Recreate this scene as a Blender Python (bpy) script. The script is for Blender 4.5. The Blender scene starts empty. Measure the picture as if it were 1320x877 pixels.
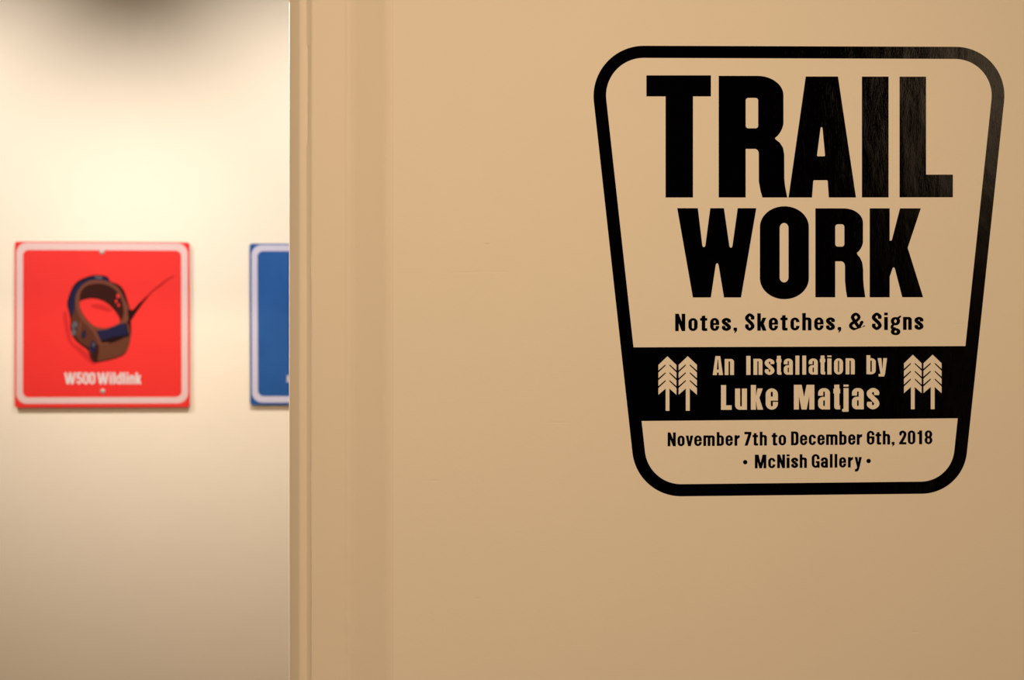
import bpy, math, random
import numpy as np
from mathutils import Vector
from mathutils.geometry import tessellate_polygon

# ------------------------------------------------------------------ camera
SC = bpy.context.scene
COL = SC.collection
F_PX = 1833.0                       # focal length in pixels of the 1320 px wide frame
YAW = math.radians(3.1)
CAM = Vector((0.0, 0.0, 1.55))
YW = 2.10                           # near wall plane
YG = 4.20                           # gallery wall plane

cd = bpy.data.cameras.new('camera')
cam = bpy.data.objects.new('camera', cd)
COL.objects.link(cam)
cam.location = CAM
cam.rotation_euler = (math.radians(90), 0, -YAW)
cd.sensor_width = 36.0
cd.lens = F_PX * 36.0 / 1320.0
cd.clip_start = 0.05
cd.dof.use_dof = True
cd.dof.focus_distance = 2.13
cd.dof.aperture_fstop = 4.4
SC.camera = cam

# ------------------------------------------------------------------ world, lights, exposure
w = bpy.data.worlds.new('world')
SC.world = w
w.use_nodes = True
w.node_tree.nodes['Background'].inputs[0].default_value = (1.0, 0.72, 0.45, 1)
w.node_tree.nodes['Background'].inputs[1].default_value = 0.0
SC.view_settings.view_transform = 'Standard'
SC.view_settings.look = 'None'
SC.view_settings.gamma = 1.0
SC.view_settings.exposure = 0.0
SC.view_settings.use_curve_mapping = False

WARM = (1.0, 0.76, 0.53)


def lamp(name, kind, loc, target, power, col=WARM, size=0.1, angle=60, blend=0.6, size_y=None):
    ld = bpy.data.lights.new(name, kind)
    ld.energy = power
    ld.color = col
    if kind == 'AREA':
        ld.shape = 'RECTANGLE' if size_y else 'SQUARE'
        ld.size = size
        if size_y:
            ld.size_y = size_y
    else:
        ld.shadow_soft_size = size
    if kind == 'SPOT':
        ld.spot_size = math.radians(angle)
        ld.spot_blend = blend
    o = bpy.data.objects.new(name, ld)
    COL.objects.link(o)
    o.location = loc
    d = Vector(target) - Vector(loc)
    o.rotation_euler = d.to_track_quat('-Z', 'Y').to_euler()
    return o


# entrance side: one ceiling lamp washes the near wall
lamp('ceiling_lamp_light', 'SPOT', (-0.26, -0.8, 2.72), (0.42, YW, 1.15), 330, col=(1.0, 0.735, 0.475), size=0.08, angle=84, blend=1.0)
# added lamp: lights the unseen block behind the camera that the vinyl mirrors
lamp('reflector_fill_light', 'SPOT', (2.40, -0.85, 2.80), (2.45, -1.6, 2.55), 46, size=0.06, angle=84, blend=1.0)
# gallery side: track spots
for gx in (-2.62, -1.46, -0.30, 0.86):
    lamp('track_spot_light', 'SPOT', (gx, YG - 1.40, 2.66), (gx, YG, 1.83), 120, col=(1.0, 0.925, 0.85), size=0.02, angle=73, blend=1.0)
# added helper spot in the gallery, only to brighten the rim of the frame
lamp('rim_helper_light', 'SPOT', (-1.70, 3.75, 2.75), (-0.215, 2.2, 1.50), 700, col=(1.0, 0.90, 0.79), size=0.03, angle=40, blend=1.0)


# ------------------------------------------------------------------ helpers
def at(px, py, Y):
    """point of the plane y = Y seen at a pixel of the 1320x877 frame"""
    f = Vector((math.sin(YAW), math.cos(YAW), 0))
    r = Vector((math.cos(YAW), -math.sin(YAW), 0))
    d = f + r * ((px - 660.0) / F_PX) + Vector((0, 0, (438.5 - py) / F_PX))
    return CAM + d * (Y / d.y)


def mesh_obj(name, verts, faces, mats, parent=None, fmat=None, smooth=False):
    me = bpy.data.meshes.new(name)
    org = parent.location if parent else Vector((0, 0, 0))
    me.from_pydata([tuple(Vector(v) - org) for v in verts], [], faces)
    for m in (mats if isinstance(mats, (list, tuple)) else [mats]):
        me.materials.append(m)
    if fmat:
        for p, k in zip(me.polygons, fmat):
            p.material_index = k
    if smooth:
        for p in me.polygons:
            p.use_smooth = True
    me.update()
    o = bpy.data.objects.new(name, me)
    COL.objects.link(o)
    if parent:
        o.parent = parent
    return o


def box_vf(x0, y0, z0, x1, y1, z1):
    v = [(x0, y0, z0), (x1, y0, z0), (x1, y1, z0), (x0, y1, z0), (x0, y0, z1), (x1, y0, z1), (x1, y1, z1), (x0, y1, z1)]
    f = [(0, 3, 2, 1), (4, 5, 6, 7), (0, 1, 5, 4), (1, 2, 6, 5), (2, 3, 7, 6), (3, 0, 4, 7)]
    return v, f


def struct(name, boxes, mat):
    V, Fc = [], []
    for b in boxes:
        v, f = box_vf(*b)
        k = len(V)
        V += v
        Fc += [tuple(i + k for i in q) for q in f]
    o = mesh_obj(name, V, Fc, mat)
    o['kind'] = 'structure'
    return o


def thing(name, label, cat, loc, group=None):
    o = bpy.data.objects.new(name, None)
    COL.objects.link(o)
    o.empty_display_size = 0.1
    o.location = loc
    o['label'] = label
    o['category'] = cat
    if group:
        o['group'] = group
    return o


# ------------------------------------------------------------------ materials
def mat(name, col, rough=0.5, spec=0.5, metal=0.0):
    m = bpy.data.materials.new(name)
    m.use_nodes = True
    b = m.node_tree.nodes['Principled BSDF']
    b.inputs['Base Color'].default_value = (*col, 1)
    b.inputs['Roughness'].default_value = rough
    b.inputs['Specular IOR Level'].default_value = spec
    b.inputs['Metallic'].default_value = metal
    return m


class N:
    def __init__(s, m):
        s.t = m.node_tree
        s.b = s.t.nodes['Principled BSDF']

    def n(s, kind, **kw):
        x = s.t.nodes.new(kind)
        for k, v in kw.items():
            setattr(x, k, v)
        return x

    def l(s, a, b):
        s.t.links.new(a, b)

    def noise(s, scale, detail=2, rough=0.5, mapping=(1, 1, 1), rot=(0, 0, 0), dist=0.0):
        tc = s.n('ShaderNodeTexCoord')
        mp = s.n('ShaderNodeMapping')
        mp.inputs['Scale'].default_value = mapping
        mp.inputs['Rotation'].default_value = rot
        nz = s.n('ShaderNodeTexNoise')
        nz.inputs['Scale'].default_value = scale
        nz.inputs['Detail'].default_value = detail
        nz.inputs['Roughness'].default_value = rough
        nz.inputs['Distortion'].default_value = dist
        s.l(tc.outputs['Object'], mp.inputs['Vector'])
        s.l(mp.outputs[0], nz.inputs['Vector'])
        return nz.outputs['Fac']

    def math(s, op, a, b=None):
        x = s.n('ShaderNodeMath', operation=op)
        for i, v in enumerate((a, b)):
            if v is None:
                continue
            if isinstance(v, (int, float)):
                x.inputs[i].default_value = v
            else:
                s.l(v, x.inputs[i])
        return x.outputs[0]

    def bump(s, h, strength, dist):
        b = s.n('ShaderNodeBump')
        b.inputs['Strength'].default_value = strength
        b.inputs['Distance'].default_value = dist
        s.l(h, b.inputs['Height'])
        s.l(b.outputs[0], s.b.inputs['Normal'])


PAINT = (0.80, 0.715, 0.59)


def paint_mat(name, col, dents=False, rough=0.42, bump=1.0, spec=0.35):
    """rolled wall paint: fine orange peel, faint mottling"""
    m = mat(name, col, rough, spec)
    k = N(m)
    peel = k.noise(150, 2, 0.5, mapping=(1, 1, 1.3))
    peel2 = k.noise(34, 3, 0.55)
    h = k.math('ADD', k.math('MULTIPLY', peel, 0.35), k.math('MULTIPLY', peel2, 0.9))
    if dents:
        # small flaws of the plaster: a horizontal crease and a few pin holes
        tc = k.n('ShaderNodeTexCoord')
        sp = k.n('ShaderNodeSeparateXYZ')
        k.l(tc.outputs['Object'], sp.inputs[0])
        for (px, py, sx, sz, amp) in ((603, 351.2, 16, 1.1, -0.5), (619, 350.0, 5, 1.0, -0.5), (640, 350.4, 13, 1.1, -0.5), (628, 315, 3.2, 1.0, -1.7),
                                      (1235, 418, 9, 0.9, -0.6), (720, 545, 10, 1.0, -0.6), (560, 620, 6, 1.0, -0.7),
                                      (1180, 815, 5, 1.2, -0.8), (615, 772, 4, 1.2, -0.6)):
            p = at(px, py, YW)
            dx = k.math('DIVIDE', k.math('SUBTRACT', sp.outputs[0], p.x), sx * YW / F_PX)
            dz = k.math('DIVIDE', k.math('SUBTRACT', sp.outputs[2], p.z), sz * YW / F_PX)
            r2 = k.math('ADD', k.math('MULTIPLY', dx, dx), k.math('MULTIPLY', dz, dz))
            g = k.math('EXPONENT', k.math('MULTIPLY', r2, -1.0))
            h = k.math('ADD', h, k.math('MULTIPLY', g, amp))
    k.bump(h, 0.22 * bump, 0.0010)
    mott = k.noise(5, 4, 0.6)
    mix = k.n('ShaderNodeMix', data_type='RGBA')
    mix.inputs[6].default_value = (*[c * 0.975 for c in col], 1)
    mix.inputs[7].default_value = (*[min(1, c * 1.02) for c in col], 1)
    k.l(mott, mix.inputs[0])
    k.l(mix.outputs[2], k.b.inputs['Base Color'])
    return m


M_WALL = paint_mat('wall_paint', PAINT, dents=True, rough=0.62, spec=0.22, bump=1.7)
M_GAL = paint_mat('gallery_wall_paint', PAINT, rough=0.7, bump=0.5, spec=0.15)
M_TRIM = paint_mat('trim_paint', (0.765, 0.67, 0.545), rough=0.55, bump=1.0, spec=0.3)
M_CEIL = mat('ceiling_paint', (0.12, 0.11, 0.10), 0.8)
M_FLOOR = mat('dark_floor', (0.05, 0.04, 0.033), 0.35)
M_GFLOOR = mat('gallery_floor', (0.07, 0.05, 0.035), 0.4)
M_DARK = mat('unlit_dark_wall', (0.006, 0.006, 0.007), 0.7, 0.1)  # near-black stands in for an unlit room, so the vinyl mirrors darkness
M_REFLECTOR = mat('reflector_paint', (0.72, 0.66, 0.58), 0.6)  # pale coat of the added block that the vinyl mirrors


def vinyl_mat():
    """glossy black self-adhesive foil with fine brushed wrinkles"""
    m = mat('black_vinyl', (0.0006, 0.0005, 0.0005), 0.2, 0.5)
    k = N(m)
    s1 = k.noise(1.0, 3, 0.65, mapping=(520, 520, 110), rot=(0, math.radians(14), 0), dist=0.6)
    s2 = k.noise(1.0, 4, 0.7, mapping=(150, 150, 60), rot=(0, math.radians(-12), 0))
    s3 = k.noise(1.0, 2, 0.5, mapping=(26, 26, 12))
    h = k.math('ADD', k.math('ADD', k.math('MULTIPLY', s1, 0.28), k.math('MULTIPLY', s2, 0.40)), k.math('MULTIPLY', s3, 3.0))
    k.bump(h, 0.35, 0.0008)
    rr_ = k.n('ShaderNodeMapRange')
    rr_.inputs['To Min'].default_value = 0.03
    rr_.inputs['To Max'].default_value = 0.09
    k.l(s2, rr_.inputs['Value'])
    k.l(rr_.outputs[0], k.b.inputs['Roughness'])
    return m


M_VINYL = vinyl_mat()


def enamel(name, col, var=0.0):
    m = mat(name, col, 0.5, 0.03 if name.startswith('ink') else 0.10)
    if var:
        k = N(m)
        nz = k.noise(9, 3, 0.6)
        mix = k.n('ShaderNodeMix', data_type='RGBA')
        mix.inputs[6].default_value = (*[c * (1 - var) for c in col], 1)
        mix.inputs[7].default_value = (*[min(1, c * (1 + var)) for c in col], 1)
        k.l(nz, mix.inputs[0])
        k.l(mix.outputs[2], k.b.inputs['Base Color'])
    return m


M_RED = enamel('red_enamel', (0.70, 0.030, 0.026), 0.04)
M_BLUE = enamel('blue_enamel', (0.015, 0.082, 0.285), 0.3)
M_STRIPE = enamel('white_print', (0.66, 0.47, 0.46))
M_STRIPE_B = enamel('pale_print', (0.52, 0.50, 0.62))
M_BACK = mat('sign_edge', (0.25, 0.2, 0.15), 0.5)
M_SCREW = mat('screw_metal', (0.45, 0.42, 0.38), 0.35, 0.5, 0.3)

# ------------------------------------------------------------------ setting
XO = at(371.3, 438, YW).x           # edge of the opening
XC = at(504, 438, YW).x             # where the flat wall begins
HI = 2.9
struct('wall_front', [(XC, YW, 0, 3.6, YW + 0.13, HI)], M_WALL)
struct('wall_front_return', [(XO + 0.012, YW + 0.05, 0, XC, YW + 0.13, 2.095)], M_WALL)
struct('wall_front_left', [(-3.6, YW, 0, XO - 1.10, YW + 0.13, HI)], M_WALL)
struct('wall_front_header', [(XO - 1.10, YW, 2.095, XC, YW + 0.13, HI)], M_WALL)
struct('floor', [(-3.6, -3.2, -0.05, 3.6, YW + 0.13, 0)], M_FLOOR)
struct('ceiling', [(-3.6, -3.2, HI, 3.6, YW + 0.13, HI + 0.05)], M_DARK)
struct('wall_left', [(-3.65, -3.2, 0, -3.6, YW + 0.13, HI)], M_DARK)
struct('wall_right', [(3.6, -3.2, 0, 3.65, YW + 0.13, HI)], M_DARK)
struct('wall_back', [(-3.6, -3.25, 0, 3.6, -3.2, HI)], M_DARK)
struct('reflector_block', [(2.02, -1.80, 0, 3.6, -1.60, HI)], M_REFLECTOR)  # added unseen block, placed to give the vinyl its pale reflections
# gallery beyond the opening
GH = 3.3
struct('wall_gallery', [(-3.6, YG, 0, 3.6, YG + 0.1, GH)], M_GAL)
struct('wall_gallery_left', [(-3.7, YW + 0.13, 0, -3.6, YG + 0.1, GH)], M_GAL)
struct('wall_gallery_right', [(3.6, YW + 0.13, 0, 3.7, YG + 0.1, GH)], M_GAL)
struct('wall_gallery_near', [(-3.6, YW + 0.08, HI + 0.05, 3.6, YW + 0.13, GH)], M_GAL)
struct('floor_gallery', [(-3.6, YW + 0.13, -0.05, 3.6, YG, 0)], M_GFLOOR)
struct('ceiling_gallery', [(-3.6, YW + 0.13, GH, 3.6, YG, GH + 0.05)], M_CEIL)


# ------------------------------------------------------------------ painted steel frame of the opening (a profile drawn along z)
def frame_trim():
    rng = random.Random(4)
    # (pixel column, depth toward the camera from the wall face, tag)
    prof = [(372.7, -0.120, ''), (372.7, -0.0405, ''), (372.7, -0.0380, ''), (372.8, -0.0368, ''), (373.05, -0.0358, ''), (373.5, -0.0349, ''), (374.1, -0.0341, ''),
            (375.1, -0.0332, ''), (379.0, -0.0289, ''), (384.2, -0.0247, ''), (385.3, -0.0236, ''), (386.4, -0.0230, ''), (388.5, -0.0228, ''), (391.5, -0.0228, ''),
            (394.2, -0.0229, 'b'), (395.0, -0.0230, 'b'), (395.6, -0.0229, 'b'), (396.3, -0.0224, 'b'), (398.4, -0.0206, 'g'),
            (400.4, -0.0188, 'g'), (401.2, -0.0180, 'f'), (402.4, -0.0176, 'f'), (404.5, -0.0176, ''), (408, -0.0177, ''), (420, -0.0178, ''), (434, -0.0178, ''),
            (443.5, -0.0178, 'n'), (445.5, -0.0177, 's'), (446.8, -0.0173, 's'), (448.2, -0.0172, 's'), (449.8, -0.0174, 's'), (452.0, -0.0173, 'n'),
            (462, -0.0140, ''), (472, -0.0104, ''), (482, -0.0068, ''), (488, -0.0045, ''), (491.5, -0.0031, 'e'), (494.5, -0.0018, 'e'),
            (498.5, -0.0006, 'e'), (504, -0.00002, ''), (507, 0.00003, '')]
    zb = at(400, 900, YW).z
    zt = at(400, -25, YW).z
    zs = [0.0] + list(np.linspace(zb, zt, 300)) + [2.25]
    V, Fc = [], []
    ys_px = []

    def wob(y, seed, scale):
        r = math.sin(y / scale + seed) * 0.5 + math.sin(y / (scale * 0.37) + seed * 2.3) * 0.3 + math.sin(y / (scale * 0.13) + seed * 5.1) * 0.2
        return r

    for z in zs:
        yp = 438.5 - (z - CAM.z) / YW * F_PX
        rough = max(0.08, min(1.0, (yp - 450) / 300.0))
        for j, (px, d, t) in enumerate(prof):
            if t == 'b':        # right edge of the bead: runs of old paint shift it
                px += 1.1 * (1 / (1 + math.exp(-(yp - 58) / 2.0))) * (1 - 1 / (1 + math.exp(-(yp - 184) / 1.5))) - 0.2 + 0.25 * wob(yp, 1, 60)
                if abs(yp - 60) < 5:
                    d -= 0.0012 * math.exp(-((yp - 60) / 2.5) ** 2)
            elif t == 'g':
                px += 0.2 * wob(yp, 2, 70)
            elif t == 'f':
                px += 0.35 * wob(yp, 3, 45) - (0.9 if 330 < yp < 362 else 0)
                d += 0.0006 * max(0, min(1, (yp - 500) / 300))
            elif t == 's':
                px += 0.5 * wob(yp, 5, 30)
                d += 0.0005 * rough * wob(yp, 7, 14) + 0.00025 * rough * (rng.random() - 0.5)
            elif t == 'n':
                d += 0.00025 * rough * wob(yp, 9, 20)
            elif t == 'e':
                px += 0.6 * wob(yp, 11, 40)
            p = at(px, 438.5, YW - d if d > -0.1 else YW + 0.04)
            V.append((p.x, YW - d, z))
    n = len(prof)
    for i in range(len(zs) - 1):
        for j in range(n - 1):
            a = i * n + j
            Fc.append((a, a + 1, a + n + 1, a + n))
    o = mesh_obj('trim_1', V, Fc, M_TRIM, smooth=True)
    for i, p in enumerate(o.data.polygons):
        if 16 <= i % (n - 1) <= 19:
            p.use_smooth = False
    o['kind'] = 'structure'
    return o


frame_trim()


# ------------------------------------------------------------------ lettering: shapes are built as fields, contoured, and cut as foil
class G:
    """a little canvas of signed fields; local units are pixels of the photograph, y up from the baseline"""

    def __init__(s, w, y0, y1, step=0.2, x0=0.0):
        m = 1.0
        s.x0, s.y0, s.st = x0 - m, y0 - m, step
        s.X, s.Y = np.meshgrid(np.arange(x0 - m, w + m + step, step), np.arange(y0 - m, y1 + m + step, step))
        s.f = np.full(s.X.shape, 1e3)

    # fields
    def fpoly(s, pts):
        P = np.array(pts, float)
        X, Y = s.X, s.Y
        d = np.full(X.shape, 1e9)
        sg = np.ones(X.shape)
        n = len(P)
        for i in range(n):
            a, b = P[i], P[i - 1]
            ex, ey = b - a
            wx, wy = X - a[0], Y - a[1]
            t = np.clip((wx * ex + wy * ey) / max(ex * ex + ey * ey, 1e-12), 0, 1)
            d = np.minimum(d, (wx - ex * t) ** 2 + (wy - ey * t) ** 2)
            c1, c2, c3 = Y >= a[1], Y < b[1], ex * wy > ey * wx
            fl = (c1 & c2 & c3) | (~c1 & ~c2 & ~c3)
            sg = np.where(fl, -sg, sg)
        return sg * np.sqrt(d)

    def frr(s, x0, y0, x1, y1, rx=0.0, ry=None):
        ry = rx if ry is None else ry
        rx = min(rx, (x1 - x0) / 2)
        ry = min(ry, (y1 - y0) / 2)
        k = rx / ry if ry > 1e-6 and rx > 1e-6 else 1.0
        cx, cy = (x0 + x1) / 2, (y0 + y1) / 2
        qx = np.abs(s.X - cx) - (x1 - x0) / 2 + rx
        qy = (np.abs(s.Y - cy) - (y1 - y0) / 2) * k + rx
        return np.minimum(np.maximum(qx, qy), 0) + np.hypot(np.maximum(qx, 0), np.maximum(qy, 0)) - rx

    def fstroke(s, pts, ws):
        d = np.full(s.X.shape, 1e9)
        for (a, wa), (b, wb) in zip(zip(pts[:-1], ws[:-1]), zip(pts[1:], ws[1:])):
            ex, ey = b[0] - a[0], b[1] - a[1]
            wx, wy = s.X - a[0], s.Y - a[1]
            t = np.clip((wx * ex + wy * ey) / max(ex * ex + ey * ey, 1e-12), 0, 1)
            d = np.minimum(d, np.hypot(wx - ex * t, wy - ey * t) - (wa + (wb - wa) * t) / 2)
        return d

    # operations
    def add(s, f): s.f = np.minimum(s.f, f); return s
    def cut(s, f): s.f = np.maximum(s.f, -f); return s
    def box(s, *a): return s.add(s.frr(*a))
    def hole(s, *a): return s.cut(s.frr(*a))
    def poly(s, *p): return s.add(s.fpoly(p))
    def unpoly(s, *p): return s.cut(s.fpoly(p))

    def curve(s, pts, ws, k=8):
        p, q = catmull(pts, ws, k)
        return s.add(s.fstroke(p, q))

    def arch(s, x0, x1, top, v, h, bot=0.0, rx=None, ry=None):
        W = x1 - x0
        rx = W * 0.46 if rx is None else rx
        ry = W * 0.42 if ry is None else ry
        o = s.frr(x0, bot - 40, x1, top, rx, ry)
        i = s.frr(x0 + v, bot - 60, x1 - v, top - h, (W - 2 * v) / 2, max(0.4, (W - 2 * v) * 0.6))
        c = np.maximum(o, -i)
        return s.add(np.maximum(c, bot - s.Y))

    def ring(s, x0, y0, x1, y1, v, h, r=0.5, ri=None):
        W = x1 - x0
        s.add(s.frr(x0, y0, x1, y1, W * 0.5, W * r))
        return s.cut(s.frr(x0 + v, y0 + h, x1 - v, y1 - h, (W - 2 * v) / 2, (W - 2 * v) * 0.5 + 0.2 if ri is None else ri))

    # contours
    def loops(s, tol=0.035, grow=0.0):
        Fd = s.f - grow
        ins = Fd < 0
        c = (ins[:-1, :-1].astype(int) + ins[:-1, 1:] * 2 + ins[1:, 1:] * 4 + ins[1:, :-1] * 8)
        seg = {}
        T = {1: [(3, 0)], 2: [(0, 1)], 3: [(3, 1)], 4: [(1, 2)], 5: [(3, 0), (1, 2)], 6: [(0, 2)], 7: [(3, 2)], 8: [(2, 3)], 9: [(2, 0)],
             10: [(0, 1), (2, 3)], 11: [(2, 1)], 12: [(1, 3)], 13: [(1, 0)], 14: [(0, 3)]}
        for i, j in zip(*np.nonzero((c > 0) & (c < 15))):
            ek = {0: ('h', i, j), 1: ('v', i, j + 1), 2: ('h', i + 1, j), 3: ('v', i, j)}
            for a, b in T[int(c[i, j])]:
                seg[ek[a]] = ek[b]

        def pt(k):
            t, i, j = k
            if t == 'h':
                a, b = Fd[i, j], Fd[i, j + 1]
                u = a / (a - b)
                return (s.x0 + (j + u) * s.st, s.y0 + i * s.st)
            a, b = Fd[i, j], Fd[i + 1, j]
            u = a / (a - b)
            return (s.x0 + j * s.st, s.y0 + (i + u) * s.st)

        out = []
        while seg:
            k0 = next(iter(seg))
            k = k0
            L = []
            while k in seg:
                L.append(pt(k))
                k = seg.pop(k)
            if len(L) > 5:
                L = simplify(L, tol)
                if len(L) > 2 and abs(area(L)) > 0.05:
                    out.append(L)
        return out


def area(L):
    return 0.5 * sum(a[0] * b[1] - b[0] * a[1] for a, b in zip(L, L[1:] + L[:1]))


def simplify(L, tol):
    def dp(P):
        if len(P) < 3:
            return P
        A = np.array(P)
        a, b = A[0], A[-1]
        e = b - a
        ln = math.hypot(*e)
        d = np.abs((A[:, 0] - a[0]) * e[1] - (A[:, 1] - a[1]) * e[0]) / ln if ln > 1e-9 else np.hypot(A[:, 0] - a[0], A[:, 1] - a[1])
        i = int(np.argmax(d))
        if d[i] < tol:
            return [P[0], P[-1]]
        return dp(P[:i + 1])[:-1] + dp(P[i:])
    k = max(range(len(L)), key=lambda i: (L[i][0] - L[0][0]) ** 2 + (L[i][1] - L[0][1]) ** 2)
    return dp(L[:k + 1])[:-1] + dp(L[k:] + [L[0]])[:-1]


def catmull(pts, ws, k=8):
    P = [pts[0]] + list(pts) + [pts[-1]]
    W = [ws[0]] + list(ws) + [ws[-1]]
    op, ow = [], []
    for i in range(1, len(P) - 2):
        for q in range(k):
            t = q / k

            def f(a, b, c, d):
                return 0.5 * (2 * b + (c - a) * t + (2 * a - 5 * b + 4 * c - d) * t * t + (3 * b - a - 3 * c + d) * t ** 3)
            op.append((f(P[i - 1][0], P[i][0], P[i + 1][0], P[i + 2][0]), f(P[i - 1][1], P[i][1], P[i + 1][1], P[i + 2][1])))
            ow.append(W[i] + (W[i + 1] - W[i]) * t)
    op.append(P[-2])
    ow.append(W[-2])
    return op, ow


def glyph(ch, w, C, X, v, h, heavy=False):
    """C cap height, X x-height, v stem, h thin stroke; returns loops in local pixels"""
    g = G(w, -0.36 * C if ch in 'gyj,' else 0, C * 1.02, 0.17)
    R = 0.50
    if ch == 'N':
        g.box(0, 0, v, C).box(w - v, 0, w, C).poly((0, C), (v * 1.02, C), (w, 0), (w - v * 1.02, 0))
    elif ch == 'M':
        g.box(0, 0, v, C).box(w - v, 0, w, C)
        a = 0.13 if heavy else 0.10
        g.poly((0, C), (v + w * (0.13 if heavy else 0.09), C), (w * (0.5 + a), 0), (w * (0.5 - a), 0), (v * 0.85, C * 0.66))
        g.poly((w, C), (w - v - w * (0.13 if heavy else 0.09), C), (w * (0.5 - a), 0), (w * (0.5 + a), 0), (w - v * 0.85, C * 0.66))
    elif ch == 'A':
        g.poly((0, 0), (w * 0.26, C), (w * 0.74, C), (w, 0))
        g.unpoly((w * 0.5 - w * 0.015, C * 0.80), (w * 0.5 + w * 0.015, C * 0.80), (w * 0.575, C * 0.30), (w * 0.425, C * 0.30))
        g.unpoly((w * 0.41, -2), (w * 0.435, C * 0.135), (w * 0.565, C * 0.135), (w * 0.59, -2))
    elif ch == 'I' or ch == 'l':
        g.box(0, 0, w, C)
    elif ch == 'L':
        g.box(0, 0, v, C).box(0, 0, w, h * 1.35)
    elif ch == 'W':
        q = v * 1.05
        g.poly((0, C), (q, C), (w * 0.30, C * 0.30), (w * 0.42, C), (w * 0.58, C), (w * 0.70, C * 0.30), (w - q, C), (w, C),
               (w * 0.80, 0), (w * 0.60, 0), (w * 0.5, C * 0.48), (w * 0.40, 0), (w * 0.20, 0))
    elif ch == 'D':
        g.add(g.frr(-w, 0, w, C, w * 0.42, w * 0.42))
        g.cut(g.frr(-w, h, w - v, C - h, w * 0.2, w * 0.3))
        g.f = np.maximum(g.f, -g.X)
        g.box(0, 0, v, C)
    elif ch in '0O':
        g.ring(0, 0, w, C, v, h, R)
    elif ch == 'G':
        g.ring(0, 0, w, C, v, h, R)
        g.hole(w * 0.5, C * 0.46, w + 2, C * 0.64)
        g.box(w * 0.54, C * 0.36, w, C * 0.48).box(w - v * 0.62, 0, w, C * 0.48)
    elif ch == '6':
        g.ring(0, 0, w, C, v, h, R)
        g.hole(w * 0.5, C * 0.585, w + 2, C * 0.70)
        g.add(g.frr(v * 0.5, C * 0.36, w, C * 0.60, w * 0.4, w * 0.3))
        g.hole(v, h, w - v, C * 0.60 - h, (w - 2 * v) / 2, 1.2)
    elif ch == '8':
        g.ring(0.2, C * 0.44, w - 0.2, C, v, h, R)
        t = G(w, 0, C, 0.17)
        t.ring(0, 0, w, C * 0.56, v, h, R)
        a = g.frr(0, 0, w, C * 0.56, w * 0.5, w * R)
        g.add(a).cut(g.frr(v, h, w - v, C * 0.56 - h, (w - 2 * v) / 2, 1.5))
        g.cut(g.frr(v + 0.2, C * 0.44 + h, w - v - 0.2, C - h, (w - 2 * v) / 2, 1.5))
    elif ch == '7':
        g.poly((0, C), (w, C), (w, C - h * 1.1), (v * 1.25, 0), (v * 0.12, 0), (w - v * 1.15, C - h * 1.25), (0, C - h * 1.25))
    elif ch == '1':
        g.box(w - v * 1.1, 0, w, C).poly((0, C * 0.76), (0, C * 0.86), (w * 0.45, C * 0.90), (w - v * 0.8, C), (w - v * 0.5, C * 0.74))
    elif ch == '2':
        g.curve([(v * 0.5, C * 0.72), (v * 0.62, C * 0.85), (w * 0.5, C - h * 0.55), (w - v * 0.55, C * 0.82), (w - v * 0.62, C * 0.62),
                 (w * 0.52, C * 0.36), (v * 0.6, C * 0.1)], [v * 0.8, v, h * 1.1, v, v, v * 0.95, v])
        g.box(0, 0, w, h * 1.1)
        g.f = np.maximum(g.f, -g.Y)
    elif ch == '5':
        g.box(w * 0.08, C - h * 1.1, w * 0.95, C).poly((w * 0.1, C), (w * 0.1 + v, C), (v * 1.1, C * 0.5), (0.02 * w, C * 0.45))
        g.curve([(v * 0.6, C * 0.52), (w * 0.5, C * 0.60), (w - v * 0.5, C * 0.42), (w - v * 0.5, C * 0.24), (w * 0.5, h * 0.5), (v * 0.5, C * 0.2)],
                [h, h, v, v, h, v])
    elif ch in 'S':
        s_curve(g, w, C, v, h)
    elif ch == 's':
        s_curve(g, w, X, v, h, heavy)
    elif ch == 'o':
        g.ring(0, 0, w, X, v, h, R)
    elif ch == 'c':
        g.ring(0, 0, w, X, v, h, R).hole(w * 0.5, X * 0.34, w + 2, X * 0.66)
    elif ch == 'e':
        g.ring(0, 0, w, X, v, h, R)
        if heavy:
            g.box(v * 0.6, X * 0.40, w - 0.02, X * 0.62).hole(v * 0.98, X * 0.375, w + 2, X * 0.415)
            g.cut(g.frr(v, X * 0.62, w - v, X - h, (w - 2 * v) / 2, 1.4)).cut(g.frr(v, h, w - v, X * 0.40, (w - 2 * v) / 2, 1.6))
        else:
            g.box(v * 0.6, X * 0.47, w - 0.02, X * 0.60).hole(w * 0.5, X * 0.37, w + 2, X * 0.47)
    elif ch == 'n' or ch == 'h':
        g.box(0, 0, v, C if ch == 'h' else X).arch(0, w, X, v, h, rx=w * 0.34, ry=w * 0.32)
    elif ch == 'm':
        c = (w + v) / 2
        g.box(0, 0, v, X).arch(0, c, X, v, h, rx=c * 0.34, ry=c * 0.3).arch(c - v, w, X, v, h, rx=c * 0.34, ry=c * 0.3)
    elif ch == 'u':
        g.box(w - v, 0, w, X).box(0, X * 0.3, v, X)
        i = g.frr(v, h, w - v, X + 60, (w - 2 * v) / 2, (w - 2 * v) * 0.5)
        o = g.frr(0, 0, w, X + 40, w * 0.38, w * 0.42)
        g.add(np.maximum(np.maximum(o, -i), g.Y - X))
    elif ch == 'r':
        g.box(0, 0, v, X)
        g.poly((v * 0.9, X * 0.60), (v * 0.9, X * 0.84), (v * 1.35, X * 0.96), (w * 0.86, X), (w, X), (w, X * 0.80), (w * 0.8, X * 0.74), (v * 1.45, X * 0.72))
    elif ch == 'b':
        g.box(0, 0, v, C).ring(0, 0, w, X, v, h, 0.4)
        g.box(0, 0, v, C)
    elif ch == 'd':
        g.ring(0, 0, w, X, v, h, 0.45).box(w - v, 0, w, C)
    elif ch == 'a':
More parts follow.
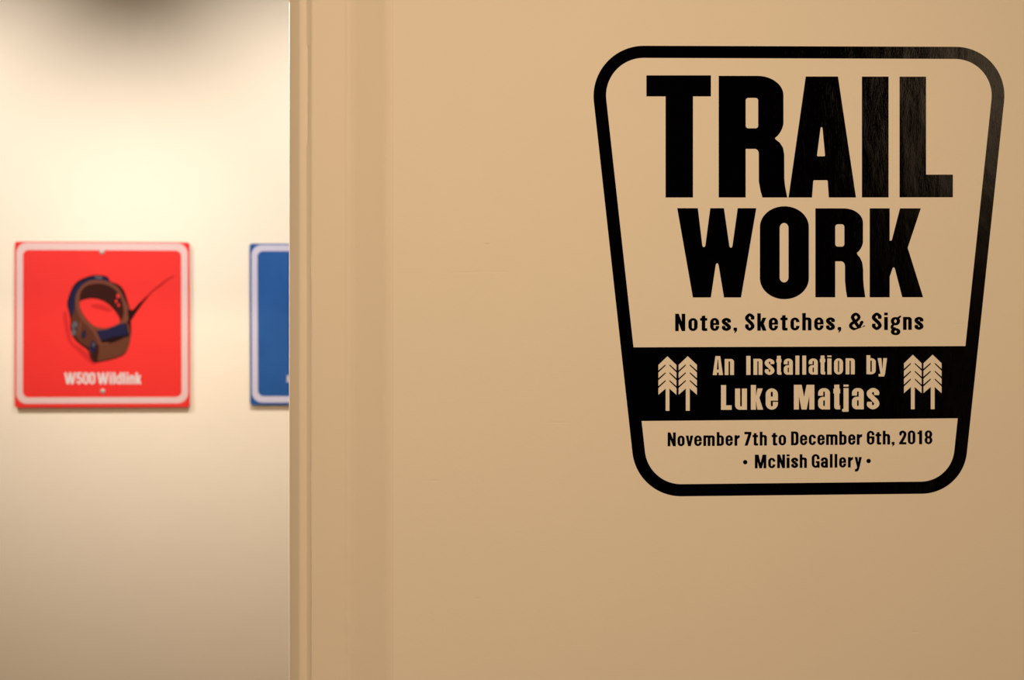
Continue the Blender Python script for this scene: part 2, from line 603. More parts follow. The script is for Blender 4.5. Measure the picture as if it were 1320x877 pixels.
        g.arch(0, w, X, v, h, bot=X * (0.60 if heavy else 0.66))
        g.box(w - v, 0, w, X * 0.75)
        bt = X * (0.60 if heavy else 0.60)
        bowl = g.frr(0, -0.0, w - v * 0.35, bt, w * 0.42, w * 0.40)
        if not heavy:
            bowl = np.maximum(bowl, -g.frr(-3, bt - h * 0.2, w * 0.3, bt + 4, 0.01))
        g.add(bowl)
        g.cut(g.frr(v, h, w - v, bt - h * 1.05, (w - 2 * v) / 2, 1.4))
        if heavy:
            g.unpoly((-2, X * 0.60), (w * 0.35, X * 0.59), (w - v, X * 0.68), (w - v, X * 0.74), (w * 0.4, X * 0.635), (-2, X * 0.635))
    elif ch == 't':
        a = w * (0.12 if heavy else 0.24)
        top = C if heavy else X * 1.19
        g.add(g.frr(a, 0, a + v * 3, top, v * 0.55, v * 0.5))
        g.f = np.maximum(g.f, g.X - (a + v))
        g.box(a, X * 0.5, a + v, top - 0.1)
        g.box(0, X - h * (1.6 if heavy else 1.1), w, X - (0.15 * h if heavy else 0.0), 0.4)
        g.add(g.frr(a + v * 0.5, 0, w, h * (1.2 if heavy else 1.15), 0.3))
        if not heavy:
            g.poly((a + v * 0.05, X * 1.0), (a - v * 0.25, X * 0.96), (a + v * 0.4, X * 1.15))
            g.unpoly((a - 0.1, X * 1.2), (a - 0.1, X * 1.08), (a + v * 0.35, X * 1.2))
    elif ch == 'k':
        g.box(0, 0, v, C)
        g.poly((v * 0.9, X * 0.40), (v * 0.9, X * 0.58), (w - v * 1.12, X), (w - v * 0.08, X), (w * 0.66, X * 0.50))
        g.poly((v * 0.95, X * 0.52), (w * 0.66, X * 0.62), (w, 0), (w - v * 1.15, 0), (v * 0.95, X * 0.44))
    elif ch == 'i':
        gap = C * (0.05 if heavy else 0.12)
        dh = C - X - gap if not heavy else (C - X) * 0.62
        g.box(0, 0, w, X).box(0, C - dh, w, C)
        if heavy:
            g.hole(-1, X, w + 1, C - dh)
    elif ch == 'j':
        a = w - v
        g.box(a, -C * 0.02, w, X).box(a, C - (C - X) * 0.68, w, C)
        g.add(g.frr(0, -C * 0.095, w, C * 0.03, 1.2)).add(g.frr(a, -C * 0.095, w, C * 0.3, 1.5))
    elif ch == 'v':
        g.poly((0, X), (v * 1.05, X), (w * 0.5, X * 0.30), (w - v * 1.05, X), (w, X), (w * 0.5 + v * 0.52, 0), (w * 0.5 - v * 0.52, 0))
    elif ch == 'y':
        if heavy:
            g.poly((0, X), (v * 1.0, X), (w * 0.5, X * 0.36), (w - v * 1.0, X), (w, X), (w * 0.78, 0), (w * 0.68, -C * 0.12), (w * 0.1, -C * 0.12),
                   (w * 0.1, C * 0.03), (w * 0.30, C * 0.03))
        else:
            g.poly((0, X), (v * 1.05, X), (w * 0.5, X * 0.36), (w - v * 1.05, X), (w, X), (w * 0.62, -C * 0.1), (w * 0.5, -C * 0.24), (w * 0.3, -C * 0.31),
                   (w * 0.02, -C * 0.31), (w * 0.02, -C * 0.16), (w * 0.26, -C * 0.13), (w * 0.36, 0))
    elif ch == 'g':
        g.ring(0, X * 0.36, w * 0.92, X, v * 0.95, h, 0.42)
        g.curve([(w * 0.24, X * 0.40), (w * 0.10, X * 0.26), (w * 0.16, X * 0.12), (w * 0.4, X * 0.10)], [v * 0.6, v * 0.75, v * 0.8, h])
        t = g.frr(0, -C * 0.31, w * 0.95, C * 0.085, w * 0.45, C * 0.18)
        g.add(t).cut(g.frr(v, -C * 0.31 + h, w * 0.95 - v, C * 0.085 - h, 2, 1.7))
        g.curve([(w * 0.72, X * 0.90), (w * 0.86, X * 1.0), (w * 0.97, X * 1.06)], [v * 0.6, v * 0.5, v * 0.42])
    elif ch == ',':
        g.box(0, 0, w, C * 0.17, w * 0.2)
        g.poly((w, C * 0.10), (w * 0.95, -C * 0.02), (w * 0.25, -C * 0.15), (w * 0.45, C * 0.03))
    elif ch == '&':
        t = v * 0.95
        g.curve([(w * 0.97, C * 0.16), (w * 0.84, h * 0.6), (w * 0.66, C * 0.13), (w * 0.28, C * 0.62), (w * 0.24, C * 0.80), (w * 0.43, C - h * 0.5),
                 (w * 0.62, C * 0.80), (w * 0.57, C * 0.62), (w * 0.16, C * 0.36), (w * 0.115, C * 0.2), (w * 0.30, h * 0.5), (w * 0.52, C * 0.07),
                 (w * 0.68, C * 0.22), (w * 0.83, C * 0.46)],
                [t * 1.0, h * 1.1, t * 0.95, t, t, h * 1.1, t * 0.95, t * 0.8, t * 0.9, t, h * 1.1, h, t * 0.8, t * 0.85])
        g.box(w * 0.70, C * 0.40, w * 0.88, C * 0.49, 0.4)
    elif ch == '.':
        g.box(0, 0, w, w, w / 2)
    return g.loops(grow=-0.16 if heavy else 0.22)


def s_curve(g, w, H, v, h, heavy=False):
    a = v * 0.5
    g.curve([(w - a, H * 0.70), (w - a, H * 0.80), (w * 0.5, H - h * 0.52), (a, H * 0.79), (a + w * 0.02, H * 0.66), (w * 0.5, H * 0.52),
             (w - a - w * 0.02, H * 0.34), (w - a, H * 0.21), (w * 0.5, h * 0.52), (a, H * 0.2), (a, H * 0.31)],
            [v * 0.98, v, h * 1.05, v, v, v * 1.0, v, v, h * 1.05, v, v * 0.98], 10)
    g.f = np.maximum(g.f, np.maximum(-g.Y, g.Y - H))
    # square off the terminals
    g.hole(w * 0.5 + v * 0.05, H * 0.545, w + 3, H * 0.655, 0.3)
    g.hole(-3, H * 0.36, w * 0.5 - v * 0.05, H * 0.44, 0.3)
    g.curve([(a + w * 0.02, H * 0.66), (w * 0.5, H * 0.51), (w - a - w * 0.02, H * 0.34)], [v * 0.95, v * 0.98, v * 0.95], 6)


# ------------------------------------------------------------------ the decal on the near wall
FOIL = 0.00030


def foil(name, groups, m, parent, Y, thick, tone=None):
    """groups: list of (outer, [holes]) in photo pixels; cut from a sheet whose face is at Y - thick"""
    V, Fc = [], []
    for outer, holes in groups:
        loops3 = [[Vector((p[0], -p[1], 0)) for p in L] for L in [outer] + holes]
        flat = [p for L in [outer] + holes for p in L]
        base = len(V)
        n = len(flat)
        for dy in (thick, 0.00004):
            for p in flat:
                V.append(at(p[0], p[1], Y) + Vector((0, -dy, 0)))
        for tri in tessellate_polygon(loops3):
            a, b, c = (flat[i] for i in tri)
            s = (b[0] - a[0]) * (c[1] - a[1]) - (c[0] - a[0]) * (b[1] - a[1])
            t = tuple(tri) if s < 0 else tuple(reversed(tri))      # face the camera (-y)
            Fc.append(tuple(base + i for i in t))
            Fc.append(tuple(base + n + i for i in reversed(t)))
        k = base
        for L in [outer] + holes:
            q = len(L)
            cw = area(L) > 0
            ish = L is not outer
            for i in range(q):
                j = (i + 1) % q
                f = (k + i, k + j, k + j + n, k + i + n)
                if cw != ish:
                    f = tuple(reversed(f))
                Fc.append(f)
            k += q
    return mesh_obj(name, V, Fc, m, parent)


def split_groups(loops):
    """sort contours (photo pixels) into outlines with their holes"""
    outs = [L for L in loops if not L[1]]
    return outs


def inside(p, L):
    c = False
    for a, b in zip(L, L[1:] + L[:1]):
        if (a[1] > p[1]) != (b[1] > p[1]) and p[0] < (b[0] - a[0]) * (p[1] - a[1]) / (b[1] - a[1]) + a[0]:
            c = not c
    return c


def to_groups(loops):
    big = sorted(loops, key=lambda L: -abs(area(L)))
    sgn = area(big[0]) > 0
    outs = [(L, []) for L in big if (area(L) > 0) == sgn]
    for L in big:
        if (area(L) > 0) != sgn:
            for o, hs in outs:
                if inside(L[0], o):
                    hs.append(L)
                    break
    return outs


def place(loops, x0, base):
    return [[(x0 + x, base - y) for x, y in L] for L in loops]


dloc = at(1030, 640, YW)
dloc.y = YW
decal = thing('wall_decal', 'black vinyl decal in badge shape reading TRAIL WORK on the cream wall', 'decal', dloc)


def rounded(corners, radii, seg=26):
    out = []
    n = len(corners)
    for i in range(n):
        p, a, b = Vector(corners[i]), Vector(corners[i - 1]), Vector(corners[(i + 1) % n])
        u, v_ = (a - p).normalized(), (b - p).normalized()
        half = u.angle(v_) / 2
        r = radii[i]
        c = p + (u + v_).normalized() * (r / math.sin(half))
        s = p + u * (r / math.tan(half)) - c
        e = p + v_ * (r / math.tan(half)) - c
        a0, a1 = math.atan2(s.y, s.x), math.atan2(e.y, e.x)
        d = (a1 - a0 + math.pi) % (2 * math.pi) - math.pi
        for k in range(seg + 1):
            t = a0 + d * k / seg
            out.append((c.x + r * math.cos(t), c.y + r * math.sin(t)))
    return out


def inset(corners, ds):
    """ds: distance per side i (from corner i to i+1)"""
    n = len(corners)
    lines = []
    cen = sum((Vector(c) for c in corners), Vector((0, 0))) / n
    for i in range(n):
        a, b = Vector(corners[i]), Vector(corners[(i + 1) % n])
        t = (b - a).normalized()
        nn = Vector((-t.y, t.x))
        if nn.dot(cen - a) < 0:
            nn = -nn
        lines.append((a + nn * ds[i], t))
    out = []
    for i in range(n):
        p, t = lines[i - 1]
        q, s = lines[i]
        k = ((q.x - p.x) * s.y - (q.y - p.y) * s.x) / (t.x * s.y - t.y * s.x)
        out.append(tuple(p + t * k))
    return out


OUT = [(757.5, 58.8), (1301.7, 60.6), (1240.8, 636.2), (821.4, 640.6)]
INN = inset(OUT, [15.6, 16.4, 15.6, 16.3])
foil('border', [(rounded(OUT, [65, 63, 59, 63]), [rounded(INN, [48.5, 47.5, 44, 47])])], M_VINYL, decal, YW, FOIL)


def side_x(side, y):
    a, b = (INN[0], INN[3]) if side == 0 else (INN[1], INN[2])
    return a[0] + (b[0] - a[0]) * (y - a[1]) / (b[1] - a[1])


def big(loops_or_poly, name='letter'):
    foil(name, loops_or_poly, M_VINYL, decal, YW, FOIL)


def canvas(x0, x1, y0, y1):
    # photo pixels with y negated so that the canvas is y up
    return G(x1, -y1, -y0, 0.3, x0)


def P(*pts):
    return [(x, -y) for x, y in pts]


def emit(g, name='letter'):
    L = [[(x, -y) for x, y in l] for l in g.loops(0.05)]
    foil(name, to_groups(L), M_VINYL, decal, YW, FOIL)


def bx(g, x0, y0, x1, y1, r=0.0, ry=None):
    return g.frr(x0, -y1, x1, -y0, r, ry)


# --- TRAIL
g = canvas(832, 918, 96, 256)
g.add(bx(g, 833.2, 97.2, 916.4, 124.3)).add(bx(g, 857.9, 97.3, 893.3, 254.7))
emit(g)


def letter_r(x0, y0, y1, xs, xr, xin, r, yb1, c1, c2, xnotch, ynotch, xleg, xbr, xbl):
    """x0 left, xs right edge of the stem, xr right edge of the bowl, c1/c2 = y-ranges of the counters"""
    g = canvas(x0 - 1, xbr + 1, y0, y1)
    g.add(bx(g, x0, y0, xs, y1))
    # bowl
    b = bx(g, x0 - 60, y0, xr, yb1, r, r * 0.74)
    d, D = xr - xnotch, (xr - xnotch) * 1.75
    cut = g.fpoly(P((xnotch + 30, ynotch), (xnotch, ynotch), (xnotch + 0.34 * d, ynotch - 0.17 * D), (xnotch + 0.62 * d, ynotch - 0.37 * D), (xnotch + 0.83 * d, ynotch - 0.60 * D),
                    (xnotch + 0.96 * d, ynotch - 0.82 * D), (xr + 0.1, ynotch - D), (xr + 30, ynotch - D)))
    g.add(np.maximum(np.maximum(b, -cut), x0 - g.X))
    # leg
    L = P((xs - 2, c2[0] - 14), (xnotch, ynotch), (xnotch + (xleg - xnotch) * 0.55, ynotch + 5.5), (xnotch + (xleg - xnotch) * 0.88, ynotch + 12), (xleg, ynotch + 21),
          (xleg + 0.1, y1 - 24), (xleg + (xbr - xleg) * 0.3, y1 - 14), (xbr, y1), (xbl, y1), (xin + (xbl - xin) * 0.45, y1 - 9), (xin + 0.1, y1 - 21), (xin, c2[0] - 6),
          (xs - 2, c2[0] - 6))
    g.add(g.fpoly(L))
    g.add(bx(g, xs - 3, c1[1], xin + 2, c2[0] + 7))
    g.cut(bx(g, xs, c1[0], xin - 0.7, c1[1], 3.4))
    i = bx(g, xs - 8, c2[0], xin, y1 + 30, 5.0, 6.0)
    i = np.maximum(i, xs - g.X)
    k = g.fpoly(P((xin - 2, y1 - 22), (xin + 0.1, y1 - 21), (xin + (xbl - xin) * 0.45, y1 - 9), (xbl, y1 + 1), (xin - 2, y1 + 1)))
    g.cut(np.minimum(i, k))
    emit(g)


letter_r(926.4, 97.8, 254.7, 961.2, 1009.9, 978.0, 34, 186, (126.2, 165.5), (192.0, 0), 998.3, 178.6, 1010.9, 1014.8, 982.8)
g = canvas(1015, 1105, 97, 256)
g.add(g.fpoly(P((1016.4, 254.7), (1038.6, 98.7), (1080.2, 98.7), (1103.4, 254.7))))
g.cut(g.fpoly(P((1057.7, 165.2), (1058.4, 164.0), (1059.5, 164.0), (1060.2, 165.2), (1063.5, 200.6), (1062.6, 201.6), (1054.0, 201.6), (1053.1, 200.6))))
g.cut(g.fpoly(P((1046.6, 256), (1048.3, 233.4), (1049.4, 232.4), (1065.8, 232.4), (1066.9, 233.4), (1068.4, 256))))
emit(g)
g = canvas(1110, 1147, 97, 256)
g.add(bx(g, 1111.0, 98.8, 1145.4, 254.6))
emit(g)
g = canvas(1158, 1230, 97, 256)
g.add(bx(g, 1159.5, 98.9, 1193.7, 254.5)).add(bx(g, 1159.5, 225.2, 1228.3, 254.4))
emit(g)
# --- WORK
g = canvas(871, 977, 267, 385)
g.add(g.fpoly(P((872.9, 268.5), (899.6, 268.5), (905.3, 316.6), (906.4, 318.6), (908.2, 318.6), (909.2, 316.8), (915.5, 268.5), (933.2, 268.5),
                (940.2, 317.4), (941.3, 319.4), (943.0, 319.4), (944.1, 317.4), (950.9, 268.5), (974.9, 268.5), (955.2, 383.6), (933.2, 383.6),
                (926.2, 341.6), (925.2, 339.6), (923.6, 339.6), (922.6, 341.6), (916.3, 383.6), (893.1, 383.6))))
emit(g)
g = canvas(978, 1044, 265, 387)
g.add(bx(g, 979.5, 266.0, 1042.6, 385.8, 31.5, 27.0)).cut(bx(g, 1005.0, 287.5, 1016.4, 364.2, 5.7, 6.5))
emit(g)
letter_r(1051.0, 268.7, 383.4, 1076.6, 1112.4, 1089.1, 25, 333, (289.2, 318.1), (337.0, 0), 1103.8, 326.8, 1112.6, 1115.4, 1091.9)
g = canvas(1119, 1192, 267, 385)
g.add(bx(g, 1121.0, 268.7, 1146.8, 383.4))
g.add(g.fpoly(P((1140, 340), (1146.7, 310.6), (1149.6, 309.8), (1160.1, 268.7), (1186.9, 268.7), (1170.0, 319.6), (1189.9, 383.3), (1163.0, 383.3),
                (1153.4, 346.0), (1151.9, 344.4), (1150.5, 346.0), (1146.7, 357), (1140, 357))))
emit(g)

# --- the three black lines
NOTES = [('N', 870.5, 883.1), ('o', 887.5, 899.1), ('t', 902.6, 911.5), ('e', 915.5, 926.9), ('s', 930.8, 941.8), (',', 945.7, 949.9),
         ('S', 960.8, 972.1), ('k', 976.3, 987.8), ('e', 991.1, 1002.7), ('t', 1006.1, 1015.0), ('c', 1019.0, 1030.4), ('h', 1034.3, 1045.8),
         ('e', 1049.7, 1061.4), ('s', 1065.1, 1075.8), (',', 1079.9, 1084.2), ('&', 1094.4, 1114.6), ('S', 1124.3, 1136.0), ('i', 1139.9, 1144.2),
         ('g', 1148.5, 1161.0), ('n', 1164.2, 1175.1), ('s', 1179.2, 1189.9)]
DATE = [('N', 860.8, 870.9), ('o', 873.5, 882.3), ('v', 884.1, 893.3), ('e', 895.0, 904.4), ('m', 906.8, 921.1), ('b', 924.1, 932.9), ('e', 935.4, 944.4),
        ('r', 947.0, 953.3), ('7', 959.7, 968.4), ('t', 970.2, 977.0), ('h', 979.5, 988.3), ('t', 994.8, 1001.8), ('o', 1003.8, 1013.1), ('D', 1019.9, 1029.1),
        ('e', 1031.3, 1040.4), ('c', 1042.7, 1051.6), ('e', 1053.8, 1062.8), ('m', 1065.0, 1079.4), ('b', 1082.0, 1091.0), ('e', 1093.4, 1102.5),
        ('r', 1104.6, 1111.2), ('6', 1117.5, 1127.0), ('t', 1128.7, 1135.7), ('h', 1138.1, 1147.1), (',', 1149.5, 1152.9), ('2', 1159.2, 1168.1),
        ('0', 1170.3, 1179.7), ('1', 1182.7, 1188.4), ('8', 1192.0, 1201.6)]
PLACE = [('.', 957.9, 963.2), ('M', 973.2, 987.6), ('c', 990.4, 999.3), ('N', 1002.0, 1011.7), ('i', 1014.1, 1017.6), ('s', 1020.2, 1028.5), ('h', 1031.0, 1039.9),
         ('G', 1046.5, 1056.3), ('a', 1058.2, 1067.0), ('l', 1069.9, 1073.0), ('l', 1076.0, 1079.1), ('e', 1081.8, 1090.5), ('r', 1093.2, 1099.4),
         ('y', 1101.9, 1110.7), ('.', 1117.0, 1122.3)]
NM = {',': 'comma', '.': 'bullet', '&': 'ampersand'}
for line, base_at, C, X, v, h in ((NOTES, lambda x: 426.8 - 0.0055 * (x - 875), 22.0, 16.3, 4.2, 2.7),
                                  (DATE, lambda x: 575.3 - 0.0081 * (x - 865), 17.4, 13.2, 3.15, 2.2),
                                  (PLACE, lambda x: 603.8 - 0.0095 * (x - 975), 17.2, 13.0, 3.15, 2.2)):
    for ch, x0, x1 in line:
        b = base_at((x0 + x1) / 2)
        if ch == '.':
            b -= 5.3
        L = glyph(ch, x1 - x0, C, X, v, h)
        foil(NM.get(ch, 'letter'), to_groups(place(L, x0, b)), M_VINYL, decal, YW, FOIL)

# --- the band with its letters and pines cut out (the wall shows through)
INST = [('A', 918.5, 932.1), ('n', 933.9, 946.3), ('I', 961.8, 967.6), ('n', 971.0, 983.0), ('s', 985.8, 998.1), ('t', 1000.5, 1007.5), ('a', 1010.1, 1022.1),
        ('l', 1025.1, 1030.6), ('l', 1034.0, 1039.3), ('a', 1042.2, 1054.3), ('t', 1056.7, 1063.9), ('i', 1066.2, 1072.0), ('o', 1074.9, 1086.9),
        ('n', 1089.8, 1102.0), ('b', 1116.7, 1129.0), ('y', 1131.0, 1143.7)]
NAME2 = [('L', 929.2, 943.3), ('u', 947.3, 963.0), ('k', 967.7, 984.0), ('e', 986.8, 1002.9), ('M', 1023.1, 1049.9), ('a', 1054.4, 1070.0), ('t', 1074.1, 1083.1),
         ('j', 1085.3, 1094.0), ('a', 1098.0, 1113.6), ('s', 1117.4, 1133.3)]
cuts, islands = [], []
for line, base_at, C, X, v, h in ((INST, lambda x: 483.9 - 0.0055 * (x - 925), 24.9, 21.1, 5.35, 3.3),
                                  (NAME2, lambda x: 528.7 - 0.004 * (x - 936), 32.3, 27.8, 6.9, 4.6)):
    for ch, x0, x1 in line:
        L = glyph(ch, x1 - x0, C, X, v, h, heavy=True)
        for o, hs in to_groups(place(L, x0, base_at((x0 + x1) / 2))):
            cuts.append(o)
            islands += [(q, []) for q in hs]


def pine(x0, x1, xc, t0, t1, ya, dy):
    x0, x1, t0, t1 = x0 + 0.15, x1 - 0.15, t0 + 0.1, t1 - 0.1
    """notched pine outline; the slits between the boughs are foil that stays"""
    s = (dy, 1.0)
    sh, tip, join, bot = ya + 11.1, ya + 49.8, ya + 41.7, ya + 70.4
    R_, L_ = [], []
    for k in range(3):
        yo = ya + 19.6 + 10.1 * k          # slit centre at the outer edge
        yi = ya + 11.1 + 10.1 * k          # and at its inner end
        hw = 1.25
        R_ += [(x1, yo - hw), (t1 + 0.3, yi - 0.5), (t1 - 0.1, yi + 0.9), (x1, yo + hw)]
        L_ += [(x0, yo - hw), (t0 - 0.3, yi - 0.5), (t0 + 0.1, yi + 0.9), (x0, yo + hw)]
    return [(xc, ya), (x1, sh)] + R_ + [(x1, tip), (t1, join), (t1, bot), (t0, bot), (t0, join), (x0, tip)] + L_[::-1] + [(x0, sh)]


for a in ((848.5, 872.1, 860.3, 857.9, 863.0, 459.4, 0), (874.6, 898.5, 886.5, 883.9, 889.2, 459.3, 0),
          (1165.0, 1188.2, 1176.6, 1174.0, 1179.2, 457.4, 0), (1190.2, 1213.9, 1202.1, 1199.6, 1204.9, 457.3, 0)):
    cuts.append(pine(*a))
yt0, yt1, yb0, yb1 = 447.9, 446.3, 542.9, 539.4
band = [(side_x(0, yt0), yt0), (side_x(1, yt1), yt1), (side_x(1, yb1), yb1), (side_x(0, yb0), yb0)]
foil('band', [(band, cuts)] + islands, M_VINYL, decal, YW, FOIL)


# ------------------------------------------------------------------ the gallery signs
def slab(name, outline, holes, m, parent, Y, y_front, y_back):
    """outline in photo pixels measured on plane Y; a plate between two depths"""
    V, Fc = [], []
    loops3 = [[Vector((p[0], -p[1], 0)) for p in L] for L in [outline] + holes]
    flat = [p for L in [outline] + holes for p in L]
    n = len(flat)
    for yy in (y_front, y_back):
        for p in flat:
            q = at(p[0], p[1], Y)
            V.append((q.x, yy, q.z))
    for tri in tessellate_polygon(loops3):
        a, b, c = (flat[i] for i in tri)
        s = (b[0] - a[0]) * (c[1] - a[1]) - (c[0] - a[0]) * (b[1] - a[1])
        t = tuple(tri) if s < 0 else tuple(reversed(tri))
        Fc.append(t)
        Fc.append(tuple(n + i for i in reversed(t)))
    k = 0
    for li, L in enumerate([outline] + holes):
        q = len(L)
        for i in range(q):
            j = (i + 1) % q
            f = (k + i, k + j, k + j + n, k + i + n)
            if (area(L) > 0) != (li > 0):
                f = tuple(reversed(f))
            Fc.append(f)
        k += q
    return mesh_obj(name, V, Fc, m, parent)


YS = YG - 0.0190            # front face of a sign panel
TH = 0.0065
INK = 0.00035


def dome(name, cx, cy, r_px, Y, m, parent):
    c = at(cx, cy, Y)
    r = r_px * YG / F_PX
    V = [(c.x, Y - 0.004, c.z)]
    Fc = []
    rings = [(0.35, 0.0037), (0.7, 0.0028), (0.93, 0.0012), (1.0, -0.0005)]
    for k, d in rings:
        for i in range(16):
            t = i * math.tau / 16
            V.append((c.x + r * k * math.cos(t), Y - d, c.z + r * k * math.sin(t)))
    for i in range(16):
        Fc.append((0, 1 + (i + 1) % 16, 1 + i))
        for q in range(3):
            a = 1 + q * 16
            Fc.append((a + i, a + (i + 1) % 16, a + 16 + (i + 1) % 16, a + 16 + i))
    Fc = [tuple(f) for f in Fc]
    return mesh_obj(name, V, Fc, m, parent, smooth=True)


def spacers(c, parent):
    """two stand-off bushes behind the panel, on the screws"""
    for (cx, cy) in c:
        q = at(cx, cy, YS)
        V, Fc = [], []
        for yy in (YS + TH, YG - 0.0002):
            for i in range(12):
                t = i * math.tau / 12
                V.append((q.x + 0.008 * math.cos(t), yy, q.z + 0.008 * math.sin(t)))
        for i in range(12):
            j = (i + 1) % 12
            Fc.append((i, j, j + 12, i + 12))
        Fc.append(tuple(range(12)))
        Fc.append(tuple(range(23, 11, -1)))
        mesh_obj('spacer', V, Fc, M_SCREW, parent)


def sign(corners, ins_o, ins_i, name, label, m, ms):
    c = at(sum(p[0] for p in corners) / 4, corners[2][1], YS)
    root = thing(name, label, 'sign', (c.x, YG, c.z), 'square signs on the gallery wall')
    pan = slab('panel', rounded(corners, [3.2] * 4, 6), [], m, root, YS, YS, YS + TH)
    o, i = inset(corners, ins_o), inset(corners, ins_i)
    slab('border_stripe', rounded(o, [13.5] * 4, 10), [rounded(i, [7.5] * 4, 8)], ms, root, YS, YS - INK, YS - 0.00002)
    return root


RC = [(18.9, 311.6), (244.0, 312.6), (244.7, 525.0), (18.6, 525.6)]
red = sign(RC, [0.6 + 0.7, 2.2, 4.9, 2.3], [10.6, 10.4, 13.0, 10.8], 'square_sign',
           'red square sign with white border and brown animal collar picture on far wall', M_RED, M_STRIPE)
BC = [(321.6, 314.2), (546.0, 315.0), (547.0, 522.2), (322.4, 522.0)]
blue = sign(BC, [1.6, 2.4, 2.8, 2.4], [9.6, 10.4, 11.0, 10.2], 'square_sign',
            'blue square sign with pale border line, cut off by the door frame', M_BLUE, M_STRIPE_B)
for root, pts in ((red, ((131.5, 325.2), (132.4, 504.6))), (blue, ((434.5, 327.5), (435, 503.5)))):
    for p in pts:
        dome('screw', p[0], p[1], 3.3, YS, M_SCREW, root)
    spacers(pts, root)


# lettering printed on the red sign
def sign_line(txt, root, m):
    V, Fc = [], []
    for ch, x0, x1 in txt:
        L = glyph(ch, x1 - x0, 14.6, 11.0, 2.3, 1.9)
        for o, hs in to_groups(place(L, x0, 495.2)):
            t = slab('tmp', o, hs, m, root, YS, YS - INK, YS - 0.00002)
            k = len(V)
            V += [v.co + root.location for v in t.data.vertices]
            Fc += [tuple(k + i for i in p.vertices) for p in t.data.polygons]
            me = t.data
            bpy.data.objects.remove(t)
            bpy.data.meshes.remove(me)
    mesh_obj('lettering', V, Fc, m, root)


M_LET = enamel('letter_print', (0.62, 0.56, 0.56))
sign_line([('W', 83.2, 97.6), ('5', 98.6, 105.6), ('0', 106.8, 114.2), ('0', 115.2, 122.6),
           ('W', 125.6, 140.0), ('i', 141.4, 144.0), ('l', 145.8, 148.4), ('d', 149.8, 156.8), ('l', 158.4, 161.0), ('i', 162.8, 165.4),
           ('n', 167.0, 173.4), ('k', 175.0, 182.0)], red, M_LET)
# a first stem of the blue sign's lettering shows right at the frame
slab('lettering', [(370.0, 484), (372.6, 484), (372.6, 493), (370.0, 493)], [], M_LET, blue, YS, YS - INK, YS - 0.00002)


# picture of the collar, printed in flat colours
def zz(pts):
    return [(70 + x / 6.265, 340 + y / 6.265) for x, y in pts]


def closed(pts, k=5):
    n = len(pts)
    out = []
    for i in range(n):
        a, b, c, d = pts[i - 1], pts[i], pts[(i + 1) % n], pts[(i + 2) % n]
        for q in range(k):
            t = q / k
            out.append(tuple(0.5 * (2 * b[m] + (c[m] - a[m]) * t + (2 * a[m] - 5 * b[m] + 4 * c[m] - d[m]) * t * t + (3 * b[m] - a[m] - 3 * c[m] + d[m]) * t ** 3) for m in (0, 1)))
    return out


def ell(cx, cy, rx, ry, rot=0, n=28):
    c, s = math.cos(math.radians(rot)), math.sin(math.radians(rot))
    return [(cx + rx * math.cos(t) * c - ry * math.sin(t) * s, cy + rx * math.cos(t) * s + ry * math.sin(t) * c) for t in [i * math.tau / n for i in range(n)]]


def taper(pts, ws):
    p, w_ = catmull(pts, ws, 6)
    L, R_ = [], []
    for i in range(len(p)):
        a, b = p[max(0, i - 1)], p[min(len(p) - 1, i + 1)]
        t = Vector((b[0] - a[0], b[1] - a[1])).normalized()
        L.append((p[i][0] - t.y * w_[i] / 2, p[i][1] + t.x * w_[i] / 2))
        R_.append((p[i][0] + t.y * w_[i] / 2, p[i][1] - t.x * w_[i] / 2))
    return L + R_[::-1]


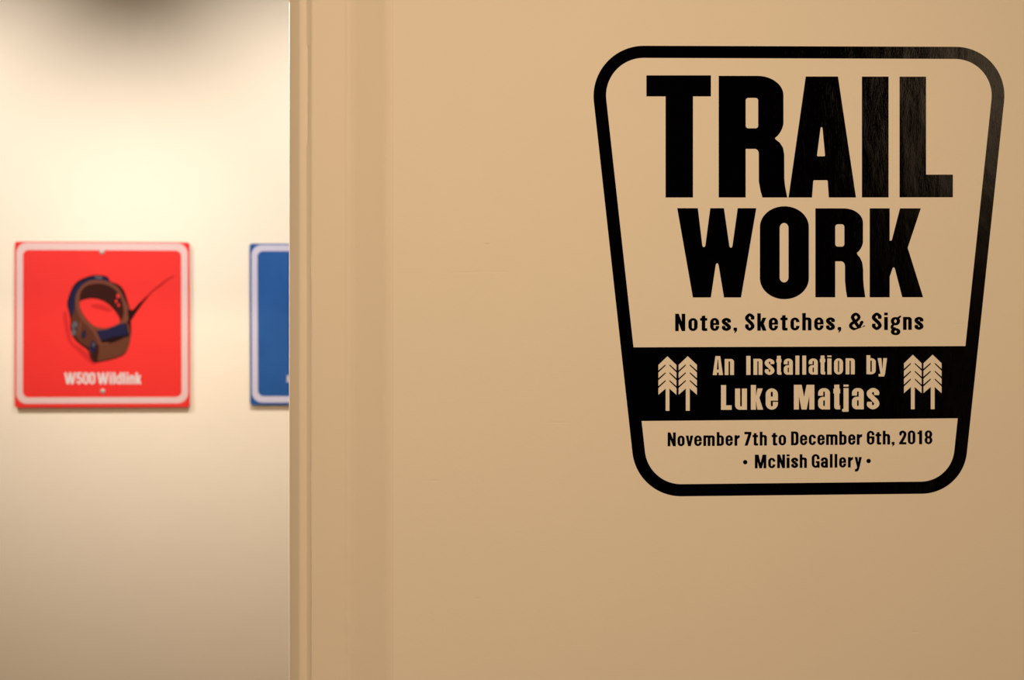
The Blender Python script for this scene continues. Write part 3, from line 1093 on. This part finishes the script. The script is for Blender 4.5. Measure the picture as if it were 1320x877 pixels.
INKS = [enamel('ink_outline', (0.014, 0.005, 0.005)), enamel('ink_brown', (0.088, 0.027, 0.015)), enamel('ink_navy', (0.014, 0.014, 0.045)),
        enamel('ink_rim', (0.15, 0.046, 0.028)), enamel('ink_inner', (0.034, 0.009, 0.007)), M_RED, enamel('ink_grey', (0.10, 0.09, 0.11)),
        enamel('ink_shadow_red', (0.52, 0.022, 0.022)), enamel('ink_antenna', (0.30, 0.012, 0.013)), enamel('ink_housing', (0.11, 0.037, 0.019))]
LAY = [
    (7, closed([(70, 420), (100, 400), (140, 620), (230, 690), (330, 800), (300, 810), (180, 700), (110, 620)])),
    (0, closed([(112, 372), (104, 320), (125, 240), (165, 165), (230, 120), (330, 92), (425, 105), (455, 145), (515, 168), (560, 215), (592, 300), (612, 370),
                (618, 460), (622, 560), (604, 655), (570, 730), (500, 765), (400, 790), (330, 800), (295, 775), (268, 700), (215, 660), (155, 600), (130, 530), (130, 450)])),
    (1, closed([(140, 350), (200, 250), (260, 400), (320, 520), (350, 620), (330, 720), (285, 680), (235, 655), (170, 595), (142, 520), (140, 430)])),
    (2, closed([(118, 365), (122, 290), (150, 205), (200, 155), (270, 120), (340, 102), (420, 115), (436, 145), (360, 132), (270, 155), (205, 205), (172, 280), (160, 380), (140, 420)])),
    (3, closed([(172, 330), (180, 240), (230, 170), (300, 135), (390, 135), (470, 160), (530, 210), (570, 290), (600, 350), (606, 430), (580, 480), (520, 520),
                (430, 545), (340, 540), (270, 500), (210, 440)])),
    (4, closed([(203, 300), (215, 230), (260, 180), (340, 160), (420, 170), (490, 210), (535, 270), (557, 350), (558, 420), (535, 465), (480, 505), (400, 522),
                (320, 502), (250, 440), (212, 370)])),
    (5, closed([(206, 312), (240, 292), (310, 282), (390, 300), (455, 345), (505, 405), (530, 465), (480, 503), (400, 520), (320, 500), (252, 436), (215, 370)])),
    (7, closed([(290, 345), (360, 370), (430, 390), (470, 380), (430, 350), (350, 325)])),
    (5, ell(515, 262, 13, 17)), (5, ell(500, 305, 9, 14)), (5, ell(520, 335, 9, 14)),
    (1, closed([(300, 520), (345, 545), (385, 640), (345, 670), (330, 780), (300, 760), (280, 690), (300, 620)])),
    (9, closed([(345, 655), (470, 640), (600, 590), (610, 640), (572, 722), (500, 755), (400, 780), (335, 785), (322, 740)], 4)),
    (4, closed([(330, 660), (360, 665), (350, 775), (325, 780), (300, 745), (300, 690)], 4)),
    (2, closed([(345, 545), (430, 530), (560, 480), (578, 510), (592, 565), (560, 580), (470, 592), (388, 618), (365, 590)], 3)),
    (3, taper([(285, 505), (325, 550), (350, 600), (372, 645), (440, 640)], [26, 20, 20, 18, 6])),
    (3, taper([(590, 480), (602, 530), (612, 580), (606, 640)], [10, 14, 10, 6])),
    (3, taper([(215, 470), (205, 530), (200, 590)], [14, 14, 8])),
    (6, ell(165, 500, 22, 34, 10)), (6, ell(158, 556, 20, 26)), (0, ell(170, 520, 8, 10)),
    (2, ell(240, 570, 16, 36, 12)), (2, ell(314, 672, 24, 48, 5)), (6, ell(318, 655, 9, 16)),
    (6, ell(360, 112, 34, 11, 8)),
    (0, closed([(598, 372), (640, 372), (690, 315), (712, 320), (660, 395), (610, 470), (600, 430)], 4)),
    (0, taper([(640, 395), (700, 322), (750, 266)], [36, 18, 9])),
    (8, taper([(745, 270), (800, 215), (860, 170), (910, 130), (965, 100)], [9, 8, 9, 6, 4])),
]
V, Fc, FM = [], [], []
for li, (mi, pts) in enumerate(LAY):
    z = YS - 0.00012 - 0.00008 * (li + 1)
    t = slab('tmp', zz(pts), [], M_RED, red, YS, z, z + 0.00007)
    k = len(V)
    V += [v.co + red.location for v in t.data.vertices]
    for p in t.data.polygons:
        Fc.append(tuple(k + i for i in p.vertices))
        FM.append(mi)
    me = t.data
    bpy.data.objects.remove(t)
    bpy.data.meshes.remove(me)
mesh_obj('collar_picture', V, Fc, INKS, red, FM)['label'] = 'printed picture of a brown tracking collar with antenna'
